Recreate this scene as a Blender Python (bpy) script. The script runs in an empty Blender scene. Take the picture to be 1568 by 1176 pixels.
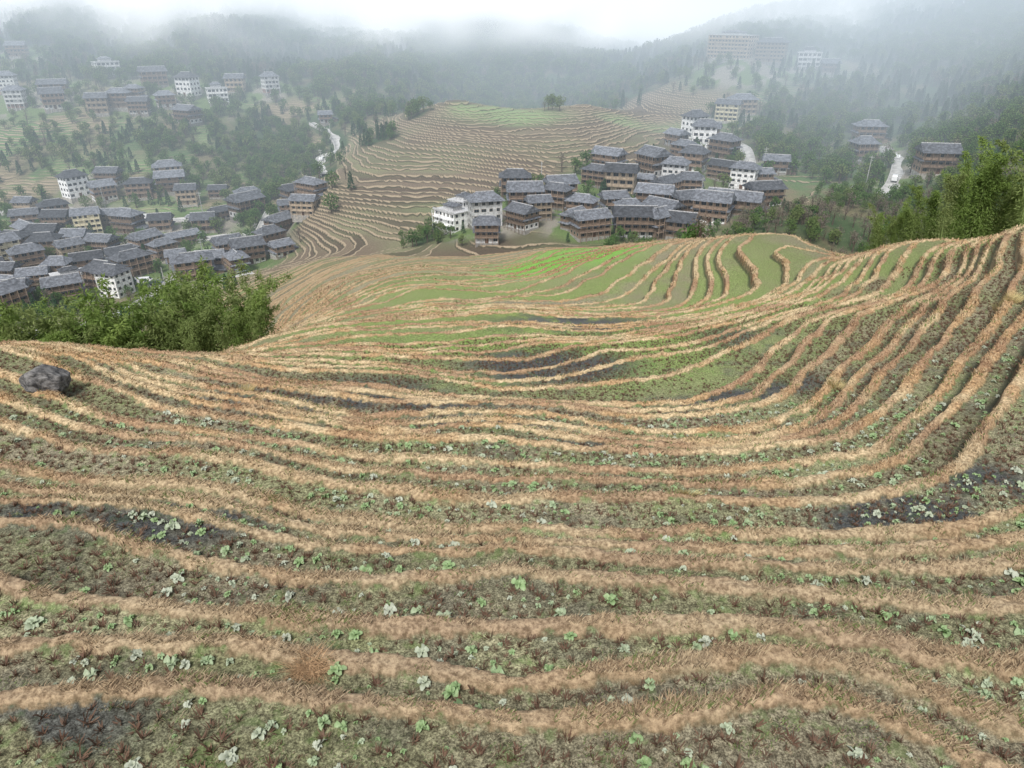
import bpy, bmesh, math, numpy as np, time
from mathutils import Vector
rng=np.random.default_rng(7)
def XY(s): return [tuple(float(q) for q in t.split(',')) for t in s.split()]
# ---------------- surveyed terrain points: x (east), y (north), z (height), metres
ctl=XY("""0,6,-9.254 -4.407,6,-9.254 4.698,6,-9.254 0,8,-10.08 0,11,-10.78 0,15.5,-12.7 0,22,-14.86 0,28.5,-17 0,36,-19.67 0,58,-24.92 0,85,-31.91 0,115,-37.22
8.648,135,-41.66 -16.37,125,-40.45 -21.18,95,-34.66 -20.62,60,-26.45 -21.28,42,-20.19 -24.29,34,-16.15 -27.7,34,-15.76 -19.74,26,-14.36 -14.08,19,-12.83 -9.952,12.5,-10.82
-14.47,27.5,-15.71 -10.89,36,-18.79 -8.151,26,-15.84 -7.46,19.5,-13.71 -10.7,19.5,-13.17 -14.86,62,-26.64 -14.69,90,-32.84 -5.357,11,-10.78 -9.091,8.6,-9.984
37.58,50,-14.1 40.47,68,-20.31 41.8,92,-29.31 35.51,115,-37.22 19.4,23,-12.57 29.01,37,-13.89 21.14,40,-17.19 9.89,28.5,-17 16.18,50,-21.48 27.33,66,-24.08 16.2,75,-28.15 29.3,52,-18.97
31.02,47,-16.66 13.95,24.5,-14.93 10.81,18,-13.42 7.394,11.3,-11.07 15.06,16.5,-12.3 11.14,11.2,-10.97 6.732,18.3,-13.64 2.923,42,-20.93 -7.057,84,-31.53 8.176,8.2,-10.33
-42.85,110,-44.84 -52.61,150,-53.16 -45.79,165,-53.4 -79.09,175,-63.85 -26.91,150,-47.79 -78.51,130,-58.77 -118.6,160,-68.74 -89.92,160,-65.22
-146.3,202,-75.83 -106.8,200,-75.08 -166.3,235,-76.05 -108.8,230,-74.44 -190.2,275,-75.41 -124.8,270,-74.03 -87.33,250,-70.98 -202.9,300,-68.08 -135.7,300,-68.08 -107.6,300,-68.08
-215.1,325,-59.05 -146,330,-59.96 -230.1,355,-49.12 -156,360,-49.81 -117.2,370,-51.2 -247.5,390,-37.76 -167.6,395,-38.24 -267.4,430,-24.49 -180.9,435,-24.77 -292.6,480,-8.95 -199.7,490,-9.137 -129.1,450,-25.63
-117.1,400,-38.73 -327.3,540,9.811 -219.8,550,9.992 -124.3,520,-9.696 -92.72,335,-57.92 -88.29,360,-49.81 -70.17,215,-69.58 -28.46,205,-60.21 -51.28,245,-55.6 -66.34,250,-56.73 -20.74,270,-49.06 -18.84,240,-54.47
-41.24,275,-49.97 -1.136,320,-38.89 -25.46,345,-34.81 -45.8,312,-43.17 -59.14,290,-50.14 15.04,300,-41.51 35.3,345,-37.64 29.84,285,-44.31 8.558,260,-47.24 64.5,335,-43.52 72.03,300,-46.65
-34.05,470,-30.45 26.86,470,-34.17 -61.32,430,-34.69 -68.17,560,-14.66 8.505,640,4.656 74.59,560,-25.36 96.29,520,-27.58
-11.72,190,-55.8 21.25,190,-55.8 49.33,185,-55.25 25.15,232,-52.65 68.5,232,-52.65 77.43,268,-48.7 87.12,308,-42.62 53.32,270,-49.06 113,365,-29.45 117.5,385,-20.42 150.7,375,-24.3 163.3,470,-1.761
112.4,480,-16.22 69.55,175,-47.99 103.7,215,-48.79 121.8,205,-46.52 132,255,-46.33 149.5,295,-40.82 161.3,325,-31.47 177.5,365,-20.78 212.8,450,-1.686 139.8,195,-35.43 161.4,230,-31.83 182.1,265,-25.66
244.3,370,-6.899 260.1,440,7.994
-38,60,-33 -52,60,-33 -60,100,-56 -30,15,-11 -60,35,-24 40,30,-10 45,15,-9 80,60,-15 52,68,-23 70,110,-45 48,95,-40 45,130,-50 10,165,-57 40,160,-55 -15,160,-56
90,170,-53 120,150,-48 170,170,-36 0,0,-7.5 -8,0,-7.5 8,0,-7.8 -30,400,-52 40,400,-50 0,800,-20 150,800,-20 -400,800,120 500,700,120 0,1500,60 800,1500,160 -800,1500,160""")
ctl=np.array(ctl,float)
KX=1.3
cw=ctl[:,0]/(ctl[:,1]+8);cl=np.log(ctl[:,1]+8);cq=ctl[:,2]/(ctl[:,1]+8)
n=len(ctl)
def phi(r2): return 0.5*r2*np.log(r2+1e-12)
D2=((cw[:,None]-cw)*KX)**2+(cl[:,None]-cl)**2
A=np.zeros((n+3,n+3)); A[:n,:n]=phi(D2)+np.eye(n)*2e-4
A[:n,n]=1;A[:n,n+1]=cw;A[:n,n+2]=cl;A[n:,:n]=A[:n,n:].T
sol=np.linalg.solve(A,np.concatenate([cq,[0,0,0]]))
# ---------------- noise
def vnoise(x,y,seed=0):
    ix=np.floor(x).astype(np.int64); iy=np.floor(y).astype(np.int64)
    fx=x-ix; fy=y-iy; fx=fx*fx*(3-2*fx); fy=fy*fy*(3-2*fy)
    def h(a,b):
        v=(a*374761393+b*668265263+seed*1446653)&0xffffffff
        v=((v^(v>>13))*1274126177)&0xffffffff
        return ((v^(v>>16))&0xffffff)/float(0xffffff)
    return (h(ix,iy)*(1-fx)+h(ix+1,iy)*fx)*(1-fy)+(h(ix,iy+1)*(1-fx)+h(ix+1,iy+1)*fx)*fy
def fbm(x,y,o=4,seed=0):
    s=0;a=.5;t=0
    for i in range(o):
        s=s+a*vnoise(x*2**i+i*17.3,y*2**i-i*9.1,seed+i); t+=a; a*=.5
    return s/t
def hash1(k,seed=0):
    k=k.astype(np.int64)
    v=(k*374761393+seed*668265263+12345)&0xffffffff
    v=((v^(v>>13))*1274126177)&0xffffffff
    return ((v^(v>>16))&0xffffff)/float(0xffffff)
def ss(a,b,x):
    t=np.clip((x-a)/(b-a),0,1); return t*t*(3-2*t)
# ---------------- terrain grid (finer near the upper terraces)
NW,NY=1080,1500
w=np.linspace(-1.45,1.45,NW); L=np.linspace(math.log(6.0),math.log(1500.0),NY)
LL,WW=np.meshgrid(L,w,indexing='ij')
YY=np.exp(LL); X=WW*YY; Y=YY-8
CH=60000
nw2,ny2=300,420
w2=np.linspace(w[0],w[-1],nw2); L2=np.linspace(L[0],L[-1],ny2)
l2,ww2=np.meshgrid(L2,w2,indexing='ij'); a=ww2.ravel(); b=l2.ravel(); q2=np.empty(a.size)
for i in range(0,a.size,CH):
    r2=((a[i:i+CH,None]-cw)*KX)**2+(b[i:i+CH,None]-cl)**2
    q2[i:i+CH]=phi(r2)@sol[:n]+sol[n]+sol[n+1]*a[i:i+CH]+sol[n+2]*b[i:i+CH]
q2=q2.reshape(ny2,nw2)
def up(arr,N,axis):
    arr=np.moveaxis(arr,axis,0); m=arr.shape[0]
    t=np.linspace(0,m-1,N); i=np.clip(t.astype(int),1,m-3); f=(t-i)[:,None]
    p0,p1,p2,p3=arr[i-1],arr[i],arr[i+1],arr[i+2]
    r=.5*(2*p1+(-p0+p2)*f+(2*p0-5*p1+4*p2-p3)*f**2+(-p0+3*p1-3*p2+p3)*f**3)
    return np.moveaxis(r,0,axis)
q=up(up(q2,NY,0),NW,1)
H0=q*YY
farn=ss(155,200,Y)
H=H0+(fbm(X/22,Y/22,2,3)-.5)*1.5*ss(5,40,Y)+(fbm(X/7,Y/7,2,5)-.5)*.60*ss(2,10,Y)+(fbm(X/2.2,Y/2.2,2,6)-.5)*.10+farn*(fbm(X/40,Y/40,3,9)-.5)*3.5+ss(380,480,Y)*(fbm(X/60,Y/60,4,19)-.5)*22
dw=w[1]-w[0]; dL=L[1]-L[0]
gL,gw=np.gradient(H,dL,dw)
hx=gw/YY; hy=(gL-hx*X)/YY
G=np.sqrt(hx**2+hy**2)
def samp(arr,x,y):
    x=np.asarray(x,float); y=np.asarray(y,float)
    a=(x/(y+8)-w[0])/dw; b=(np.log(np.maximum(y+8,6))-L[0])/dL
    a=np.clip(a,0,NW-1.001); b=np.clip(b,0,NY-1.001)
    i=a.astype(int); j=b.astype(int); fa=a-i; fb=b-j
    return (arr[j,i]*(1-fa)+arr[j,i+1]*fa)*(1-fb)+(arr[j+1,i]*(1-fa)+arr[j+1,i+1]*fa)*fb
def hz(x,y,arr=None): return float(samp(H if arr is None else arr,[x],[y])[0])
def blobs(cs,rs):
    m=np.zeros_like(X)
    for c,(r,s) in zip(XY(cs),XY(rs)):
        m=np.maximum(m,s*np.exp(-(np.sqrt((X-c[0])**2+(Y-c[1])**2)/r)**4))
    return m
def PB(cs,par):
    m=np.zeros_like(X)
    for c,(r,sx,s) in zip(XY(cs),XY(par)):
        m=np.maximum(m,s*np.exp(-(np.sqrt(((X-c[0])/sx)**2+(Y-c[1])**2)/r)**3))
    return m
VC="-166,235 -149,237 -125,217 -152,202 -135,263 -90,227 -85,252 -180,277 -123,273 -183,307 -150,308 -246,387 -196,390 -163,392 -284,441 -132,408 -8,203 3,220 16,219 32,239 37,208 22,201 56,234 47,202 78,260 66,215 78,296 97,326 118,385 149,379 135,271 137,231 121,232"
VR="28,1 28,1 26,1 24,1 24,1 18,1 16,1 22,1 18,.9 16,1 16,1 24,1 24,1 22,1 18,1 12,1 14,1 18,1 16,1 18,1 18,1 16,1 20,1 16,1 20,1 16,1 14,1 12,1 30,1 18,1 14,1 14,1 12,.8"
vil=blobs(VC,VR)
forest=blobs("-124,356 -107,331 -166,345 -185,346 -137,371 -220,334 -87,299 -98,296 -137,329 -204,339 -207,291 106,281 123,272 156,284 152,236 81,184 69,184 110,207 120,192 131,316 161,325 161,232 -23,204 -16,199 35,184 -57,311 -42,332 -32,435 -5,443 17,336 -75,380 -133,171 -123,177 -83,153",
"26,.95 20,.8 22,.6 20,.5 20,.7 20,.4 15,.6 14,.5 20,.5 20,.4 12,.5 30,.6 30,.6 40,.7 34,.9 22,.75 16,.7 18,.5 22,.7 30,.7 40,.7 50,.9 8,1 6,.9 10,.8 9,.9 7,.7 8,.5 8,.5 6,.4 25,.8 14,.7 16,.5 14,.5")
far=ss(385,425,Y+ (fbm(X/50,Y/50,3,33)-.5)*60)
forest=np.maximum(forest,far*.95)
forest=np.maximum(forest,.9*ss(150,190,X)*ss(170,220,Y))
forest=np.maximum(forest, .5*ss(.58,.66,fbm(X/18,Y/18,3,71))*ss(215,240,Y)*(1-ss(-75,-50,X)))
forest=forest*(1-vil*.97)
AMP=np.clip(1-vil*1.2,0,1)*np.clip(1-forest*1.3,0,1)
roads=[XY(s) for s in ["-120,148 -116,151 -106,156 -99,168 -92,175 -86,186 -76,196",
 "-107,181 -108,207 -105,220 -91,231 -94,255 -96,275","-212,286 -200,294 -177,286 -156,282 -131,280 -109,285","-74,284 -87,326 -80,333 -88,356 -102,376","112,213 124,229 139,258 141,276","87,260 91,282 87,295","-160,222 -140,226 -122,214 -108,207","-146,262 -126,258 -110,262 -94,255"]]
def polyline(pl,stepm=3.0):
    pts=np.array(pl,float); out=[]
    m=len(pts)
    for i in range(m-1):
        p0=pts[max(i-1,0)];p1=pts[i];p2=pts[i+1];p3=pts[min(i+2,m-1)]
        k=max(2,int(np.linalg.norm(p2-p1)/stepm))
        for j in range(k):
            f=j/k
            out.append(.5*(2*p1+(-p0+p2)*f+(2*p0-5*p1+4*p2-p3)*f*f+(-p0+3*p1-3*p2+p3)*f**3))
    out.append(pts[-1]); return np.array(out)
roadpts=[polyline(r) for r in roads]
rm=np.zeros_like(X)
for rp in roadpts:
    x0,x1=rp[:,0].min()-12,rp[:,0].max()+12; y0,y1=rp[:,1].min()-12,rp[:,1].max()+12
    sel=np.nonzero((X>x0)&(X<x1)&(Y>y0)&(Y<y1))
    d=np.full(sel[0].size,1e9); xs=X[sel]; ys=Y[sel]
    for p in rp: d=np.minimum(d,(xs-p[0])**2+(ys-p[1])**2)
    rm[sel]=np.maximum(rm[sel],1-ss(3,7,np.sqrt(d)))
AMP*=1-rm
# terrace level curve: irregular step heights
hs_=np.linspace(-250,350,240001)
stp=.54+.06*(1-ss(-15.5,-12.2,hs_))+.24*(1-ss(-48,-42,hs_))+.20*np.exp(-((hs_+35.5)/3.0)**2)
rho=(1/stp)*(1+.34*np.sin(3.1*hs_+.6)+.18*np.sin(1.13*hs_+1))
Ts_=np.concatenate([[0],np.cumsum((rho[1:]+rho[:-1])*.5*(hs_[1]-hs_[0]))])
T=np.interp(H.ravel(),hs_,Ts_).reshape(H.shape); Tp=np.interp(H.ravel(),hs_,rho).reshape(H.shape)
K=np.floor(T); F=T-K
zl0=np.interp((K+.5).ravel(),Ts_,hs_).reshape(H.shape); zl1=np.interp((K+1.5).ravel(),Ts_,hs_).reshape(H.shape)
Gc=np.clip(G*Tp,.06,4); W=1/Gc
d=F*W; uu=(1-F)*W
green=PB("3.2,46 1.1,68.8 -5.1,58.7 18,60 -11.3,84.5 7.2,40.9 16.8,74.4 26.5,56.9","13,1.4,.9 16,1.6,.8 14,1.5,.7 18,.8,.8 16,1.5,.6 9,1,.8 18,1,.7 12,1,.7")
brt=PB("5.5,103 12.5,101 9,114","11,.85,1 9,.8,.95 8,1,.75")
BW=np.minimum(.15+.46*fbm(X/2.6,Y/2.6,3,44)**1.25+.0028*np.minimum(Y,90),W*.44)*(1-.5*np.clip(brt,0,1))*(1-.22*green)
RW=np.minimum(.16,.24*W)
rise=ss(0,1,1-uu/RW)
bump=.13*ss(0,.18,d/BW+.12)*(1-ss(.72,1,d/BW))
Zt=zl0+(zl1-zl0)*rise+bump*(1-.3*ss(100,200,Y))
bumpn=((fbm(X/.45,Y/.45,3,55)-.5)*.17+(fbm(X/1.3,Y/1.3,2,57)-.5)*.16)*(d<BW*1.05)*(Y<110)+(fbm(X/.25,Y/.25,2,56)-.5)*.06*(Y<40)
Z=H*(1-AMP)+(Zt+bumpn)*AMP - rm*.35
# ---------------- colours
def rgb(*c): return np.array(c,float)
def mix(A_,B_,t): return A_*(1-t[...,None])+B_*t[...,None]
S3=X.shape+(3,)
n1=fbm(X/6,Y/6,4,101); n2=fbm(X/25,Y/25,3,102); hk=hash1(K,5)
field=mix(np.broadcast_to(rgb(.265,.24,.17),S3),rgb(.195,.22,.105),np.clip(ss(.38,.66,n1)*.6+(hk-.5)*.6,0,1))
field=field*(.80+.36*hash1(K,8))[...,None]
field=mix(field,rgb(.22,.29,.10),np.clip(green*1.2*ss(.2,.5,n1*.6+hk*.4),0,1))
field=mix(field,rgb(.20,.40,.085),np.clip(brt*1.1,0,1))
mud=PB("2.8,39.7 5.5,56.1 .7,42.4 -4.8,30.3 -8.1,33.5 -11,14 -9.2,13.8 -7.9,14.6 11.5,15.8 10.1,15.2 14.4,17.3 11.8,31.7 -1.9,26.4 -6.7,6.7 15.6,43.6 2.5,23.3 -9.6,28.9","3.2,1.5,1 5,1.6,.8 3,1.5,.8 2.2,2.6,1 2.5,2,.6 1.3,1.6,1 1.3,2.2,1 1.0,2,.8 1.1,2,.9 1,1.6,.8 1.2,1.5,.7 1.6,3,.9 1.2,3,.8 .8,2,.6 5,.5,.5 1,3,.6 3,2,.6")
mudm=np.clip(mud*1.5,0,1)*ss(.3,.5,fbm(X/1.2,Y/1.2,3,77)+mud*.12)
field=mix(field,rgb(.075,.08,.082),mudm)
wetp=ss(.60,.72,fbm(X/1.6,Y/1.1,3,140))*(Y<40)*.55
field=mix(field,rgb(.13,.125,.095),wetp)
bund=mix(np.broadcast_to(rgb(.49,.33,.185),S3),rgb(.60,.475,.30),ss(.40,.64,n2*.3+fbm(X/1.6,Y/1.6,3,88)*.7))
bund=mix(bund,rgb(.35,.22,.14),ss(.48,.68,fbm(X/3,Y/3,3,89))*.75)
bund=mix(bund,rgb(.33,.255,.175),(1-ss(9,26,Y))*.7)
bund=mix(bund,rgb(.40,.17,.12),np.clip(brt,0,1)*.9)
bund=mix(bund,rgb(.38,.29,.185),ss(65,125,Y)*.8*(1-np.clip(brt,0,1)))
midr=ss(140,175,Y)
spf=mix(np.broadcast_to(rgb(.150,.115,.085),S3),rgb(.17,.165,.10),ss(.35,.7,n2)); spf=spf*(.7+.6*hk[...,None])
field=mix(field,spf,midr); bund=mix(bund,np.broadcast_to(rgb(.37,.30,.215),S3),midr)
left=ss(-75,-95,X+ (n2-.5)*40)*ss(150,190,Y)
field=mix(field,mix(np.broadcast_to(rgb(.12,.20,.07),S3),rgb(.24,.20,.13),ss(.4,.6,fbm(X/14,Y/14,3,120))),left)
right=ss(70,100,X)*ss(150,190,Y)
field=mix(field,mix(np.broadcast_to(rgb(.11,.17,.07),S3),rgb(.19,.16,.10),ss(.4,.65,fbm(X/14,Y/14,3,121))),right)
gtop=PB("-1,326 -19,329 -21,232 -110,259 -118,252 -147,353 -138,351 -184,328 -218,417 50,331 -159,289 70,330","17,1.5,1 10,1,.9 6,3,.35 14,1.2,.8 12,1.5,.8 7,1.5,.8 7,1.5,.8 12,2,.6 12,1.5,.7 8,1.5,.8 8,3,.6 8,2,.6")
field=mix(field,rgb(.25,.34,.16),np.clip(gtop,0,1)); bund=mix(bund,rgb(.25,.32,.16),np.clip(gtop,0,1)*.7)
fg=mix(np.broadcast_to(rgb(.05,.085,.035),S3),rgb(.12,.11,.065),ss(.45,.7,n1))
vg=mix(np.broadcast_to(rgb(.28,.26,.23),S3),rgb(.13,.19,.07),ss(.40,.52,fbm(X/9,Y/9,3,131)))
other=mix(fg,vg,np.clip(vil*1.3,0,1)); ta=np.clip(AMP*1.4,0,1)
field=mix(other,field,ta); bund=mix(other*1.1,bund,ta)
# ---------------- material helpers
def mat(name):
    m=bpy.data.materials.new(name); m.use_nodes=True; nt=m.node_tree; nt.nodes.clear(); return m,nt
def N(nt,t,**k):
    nd=nt.nodes.new(t)
    for a_,v_ in k.items(): setattr(nd,a_,v_)
    return nd
def LK(nt,a,b): nt.links.new(a,b)
def M(nt,op,a,b=None,c=None):
    nd=nt.nodes.new('ShaderNodeMath'); nd.operation=op
    for i,v_ in enumerate((a,b,c)):
        if v_ is None: continue
        if isinstance(v_,(int,float)): nd.inputs[i].default_value=v_
        else: nt.links.new(v_,nd.inputs[i])
    return nd.outputs[0]
def MR(nt,v_,a,b,c=0,d_=1,smooth=True):
    nd=nt.nodes.new('ShaderNodeMapRange'); nd.interpolation_type='SMOOTHSTEP' if smooth else 'LINEAR'
    nt.links.new(v_,nd.inputs[0])
    for i,z in zip((1,2,3,4),(a,b,c,d_)):
        if isinstance(z,(int,float)): nd.inputs[i].default_value=z
        else: nt.links.new(z,nd.inputs[i])
    return nd.outputs[0]
def MIX(nt,f,a,b,mode='MIX'):
    nd=nt.nodes.new('ShaderNodeMix'); nd.data_type='RGBA'; nd.blend_type=mode
    for s,v_ in ((nd.inputs[0],f),(nd.inputs[6],a),(nd.inputs[7],b)):
        if isinstance(v_,(int,float)): s.default_value=v_
        elif isinstance(v_,tuple): s.default_value=(*v_,1)
        else: nt.links.new(v_,s)
    return nd.outputs[2]
def NOISE(nt,vec,scale,detail=4,rough=.55):
    nd=nt.nodes.new('ShaderNodeTexNoise'); nd.inputs['Scale'].default_value=scale; nd.inputs['Detail'].default_value=detail; nd.inputs['Roughness'].default_value=rough
    if vec is not None: nt.links.new(vec,nd.inputs['Vector'])
    return nd.outputs[0]
def OUT(nt,col,rough=.9,bump=None,spec=.2,bs=.3,bd=.05,trans=0):
    p=nt.nodes.new('ShaderNodeBsdfPrincipled'); o=nt.nodes.new('ShaderNodeOutputMaterial')
    if isinstance(col,tuple): p.inputs['Base Color'].default_value=(*col,1)
    else: nt.links.new(col,p.inputs['Base Color'])
    if isinstance(rough,(int,float)): p.inputs['Roughness'].default_value=rough
    else: nt.links.new(rough,p.inputs['Roughness'])
    p.inputs['Specular IOR Level'].default_value=spec
    if bump is not None:
        b_=nt.nodes.new('ShaderNodeBump'); b_.inputs['Strength'].default_value=bs; b_.inputs['Distance'].default_value=bd
        nt.links.new(bump,b_.inputs['Height']); nt.links.new(b_.outputs[0],p.inputs['Normal'])
    if trans>0:
        t=nt.nodes.new('ShaderNodeBsdfTranslucent'); nt.links.new(col,t.inputs[0]); mx=nt.nodes.new('ShaderNodeMixShader'); mx.inputs[0].default_value=trans
        nt.links.new(p.outputs[0],mx.inputs[1]); nt.links.new(t.outputs[0],mx.inputs[2]); nt.links.new(mx.outputs[0],o.inputs[0])
    else: nt.links.new(p.outputs[0],o.inputs[0])
    return p
def simple(name,col,rough=.8,scale=2.0,var=.35,spec=.2,rand=0.0,coord='Object'):
    m,nt=mat(name); tc=N(nt,'ShaderNodeTexCoord')
    nz=NOISE(nt,tc.outputs[coord],scale)
    f=MR(nt,nz,.3,.7,1-var,1+var)
    if rand>0:
        oi=N(nt,'ShaderNodeObjectInfo'); f=M(nt,'MULTIPLY',f,MR(nt,oi.outputs['Random'],0,1,1-rand,1+rand,False))
    vm=N(nt,'ShaderNodeVectorMath',operation='SCALE'); vm.inputs[0].default_value=col; LK(nt,f,vm.inputs['Scale'])
    OUT(nt,vm.outputs[0],rough,nz,spec); return m
mt,nt=mat('terraced_soil_and_grass')
at=lambda nm:N(nt,'ShaderNodeAttribute',attribute_name=nm)
pos=N(nt,'ShaderNodeNewGeometry').outputs['Position']
aT=at('tt').outputs['Fac']; aW=at('ww').outputs['Fac']; aA=at('amp').outputs['Fac']; aB=at('bw').outputs['Fac']; aM=at('wet').outputs['Fac']
cf=at('fcol').outputs['Color']; cb=at('bcol').outputs['Color']
fr=M(nt,'FRACT',aT); dd=M(nt,'MULTIPLY',fr,aW); ui=M(nt,'MULTIPLY',M(nt,'SUBTRACT',1.0,fr),aW)
nA=NOISE(nt,pos,2.2,5,.65); nB=NOISE(nt,pos,9,5,.7); nC=NOISE(nt,pos,28,3,.7)
dn=M(nt,'ADD',dd,M(nt,'MULTIPLY',M(nt,'SUBTRACT',nA,.5),.55))
mk=M(nt,'SUBTRACT',1.0,MR(nt,dn,M(nt,'MULTIPLY',aB,.85),M(nt,'MULTIPLY',aB,1.1)))
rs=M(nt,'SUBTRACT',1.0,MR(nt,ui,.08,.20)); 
mk2=M(nt,'MAXIMUM',mk,rs)
fcol=MIX(nt,1.0,cf,MIX(nt,MR(nt,nB,.32,.68),(.46,.44,.41),(1.45,1.45,1.42)),'MULTIPLY')
fcol=MIX(nt,1.0,fcol,MIX(nt,MR(nt,nC,.35,.65),(.45,.43,.41),(1.45,1.45,1.43)),'MULTIPLY')
fcol=MIX(nt,MR(nt,nA,.54,.66,0,.5),fcol,MIX(nt,1.0,cf,(.64,1.0,.5),'MULTIPLY'))
ditch_shade=M(nt,'MULTIPLY',M(nt,'SUBTRACT',1.0,MR(nt,ui,.20,.50)),.8)  # muddy ditch plus riser shadow, painted as a dark line along the inner margin
fcol=MIX(nt,M(nt,'MULTIPLY',ditch_shade,aA),fcol,(.04,.043,.028))
bcol=MIX(nt,1.0,cb,MIX(nt,MR(nt,nB,.3,.7),(.42,.38,.34),(1.38,1.38,1.34)),'MULTIPLY')
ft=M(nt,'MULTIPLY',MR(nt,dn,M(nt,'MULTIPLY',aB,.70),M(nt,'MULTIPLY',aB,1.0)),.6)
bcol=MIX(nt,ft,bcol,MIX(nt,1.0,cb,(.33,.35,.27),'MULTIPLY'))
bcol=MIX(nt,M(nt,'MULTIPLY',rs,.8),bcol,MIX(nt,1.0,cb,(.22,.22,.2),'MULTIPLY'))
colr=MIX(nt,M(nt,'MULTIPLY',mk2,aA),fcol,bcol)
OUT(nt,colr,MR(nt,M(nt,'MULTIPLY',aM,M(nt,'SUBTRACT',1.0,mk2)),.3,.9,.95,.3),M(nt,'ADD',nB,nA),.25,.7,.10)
def mesh_np(name,verts,faces,mats=(),smooth=False,attrs=None,fm=None):
    me=bpy.data.meshes.new(name); verts=np.ascontiguousarray(verts,np.float32); faces=np.ascontiguousarray(faces,np.int32)
    me.vertices.add(len(verts)); me.vertices.foreach_set('co',verts.ravel())
    nf,k=faces.shape; me.loops.add(nf*k); me.loops.foreach_set('vertex_index',faces.ravel())
    me.polygons.add(nf); me.polygons.foreach_set('loop_start',np.arange(0,nf*k,k,dtype=np.int32))
    if smooth: me.polygons.foreach_set('use_smooth',np.ones(nf,bool))
    if fm is not None: me.polygons.foreach_set('material_index',np.asarray(fm,np.int32))
    if attrs:
        for nm,ar in attrs.items():
            if ar.ndim==1:
                at_=me.attributes.new(nm,'FLOAT','POINT'); at_.data.foreach_set('value',ar.astype(np.float32).ravel())
            else:
                at_=me.attributes.new(nm,'FLOAT_COLOR','POINT'); at_.data.foreach_set('color',np.concatenate([ar,np.ones((len(ar),1))],1).astype(np.float32).ravel())
    for m_ in mats: me.materials.append(m_)
    me.update(calc_edges=True); return me
def link(name,me,parent=None):
    o=bpy.data.objects.new(name,me); bpy.context.scene.collection.objects.link(o)
    if parent: o.parent=parent
    return o
idx=np.arange(NY*NW).reshape(NY,NW)
fc=np.stack([idx[:-1,:-1],idx[:-1,1:],idx[1:,1:],idx[1:,:-1]],-1).reshape(-1,4)
me=mesh_np('terrain',np.stack([X,Y,Z],-1).reshape(-1,3),fc,[mt],True,{'tt':T.ravel(),'ww':W.ravel(),'amp':AMP.ravel(),'bw':BW.ravel(),'wet':np.maximum(mudm,wetp).ravel(),'fcol':field.reshape(-1,3),'bcol':bund.reshape(-1,3)})
link('terraced_hillside_terrain',me)
# ---------------- roads
mroad=simple('concrete_road',(.46,.45,.43),.85,.6,.2); mkerb=simple('kerb_stone',(.45,.44,.42),.8,2,.2)
for rp in roadpts:
    tan=np.gradient(rp,axis=0); tan/=np.linalg.norm(tan,axis=1)[:,None]+1e-9; nrm=np.stack([-tan[:,1],tan[:,0]],1)
    hw=1.9; offs=[-hw-.35,-hw-.35,-hw,-hw,hw,hw,hw+.35,hw+.35]; zz=[-1.2,.12,.12,0,0,.12,.12,-1.2]
    zc=samp(H,rp[:,0],rp[:,1]); zc=np.convolve(np.pad(zc,3,mode='edge'),np.ones(7)/7,'valid')+.12
    vs=np.stack([np.stack([rp[:,0]+nrm[:,0]*o,rp[:,1]+nrm[:,1]*o,zc+z],1) for o,z in zip(offs,zz)],1)
    m_=len(rp); ii=np.arange(m_*8).reshape(m_,8)
    f_=np.stack([ii[:-1,:-1],ii[:-1,1:],ii[1:,1:],ii[1:,:-1]],-1)
    fmi=np.tile(np.array([1,1,1,0,1,1,1]),(m_-1,1)).ravel()
    link('village_road',mesh_np('village_road',vs.reshape(-1,3),f_.reshape(-1,4),[mroad,mkerb],False,None,fmi))
# ---------------- houses
class MB:
    def __init__(s): s.v=[];s.f=[];s.m=[]
    def add(s,vs,fs,m=0):
        o=len(s.v); s.v+=[tuple(p) for p in vs]; s.f+=[tuple(i+o for i in f) for f in fs]; s.m+=[m]*len(fs)
    def box(s,x0,x1,y0,y1,z0,z1,m=0):
        s.add([(x0,y0,z0),(x1,y0,z0),(x1,y1,z0),(x0,y1,z0),(x0,y0,z1),(x1,y0,z1),(x1,y1,z1),(x0,y1,z1)],
              [(0,3,2,1),(4,5,6,7),(0,1,5,4),(1,2,6,5),(2,3,7,6),(3,0,4,7)],m)
    def mesh(s,name,mats,smooth=False):
        me=bpy.data.meshes.new(name); me.from_pydata(s.v,[],s.f)
        for m_ in mats: me.materials.append(m_)
        me.polygons.foreach_set('material_index',np.array(s.m,np.int32))
        if smooth: me.polygons.foreach_set('use_smooth',np.ones(len(s.f),bool))
        me.update(); return me
def wallmat(name,col,plank=True):
    m,nt=mat(name); tc=N(nt,'ShaderNodeTexCoord'); nz=NOISE(nt,tc.outputs['Object'],1.2,5,.6)
    oi=N(nt,'ShaderNodeObjectInfo'); f=M(nt,'MULTIPLY',MR(nt,nz,.3,.7,.65,1.2),MR(nt,oi.outputs['Random'],0,1,.65,1.4,False))
    if plank:
        wv=N(nt,'ShaderNodeTexWave',wave_type='BANDS',bands_direction='DIAGONAL'); wv.inputs['Scale'].default_value=1.6; wv.inputs['Distortion'].default_value=.3
        LK(nt,tc.outputs['Object'],wv.inputs['Vector']); f=M(nt,'MULTIPLY',f,MR(nt,wv.outputs[1],0,.35,.7,1))
    vm=N(nt,'ShaderNodeVectorMath',operation='SCALE'); vm.inputs[0].default_value=col; LK(nt,f,vm.inputs['Scale'])
    OUT(nt,vm.outputs[0],.85,nz,.2); return m
mwood=wallmat('weathered_wood_planks',(.29,.215,.16)); mwood2=wallmat('pale_wood_planks',(.42,.34,.25)); mwhite=wallmat('white_plaster',(.68,.68,.67),False); mstone=wallmat('stone_foundation',(.33,.31,.28),False); mcream=wallmat('cream_render',(.60,.55,.40),False)
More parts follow.
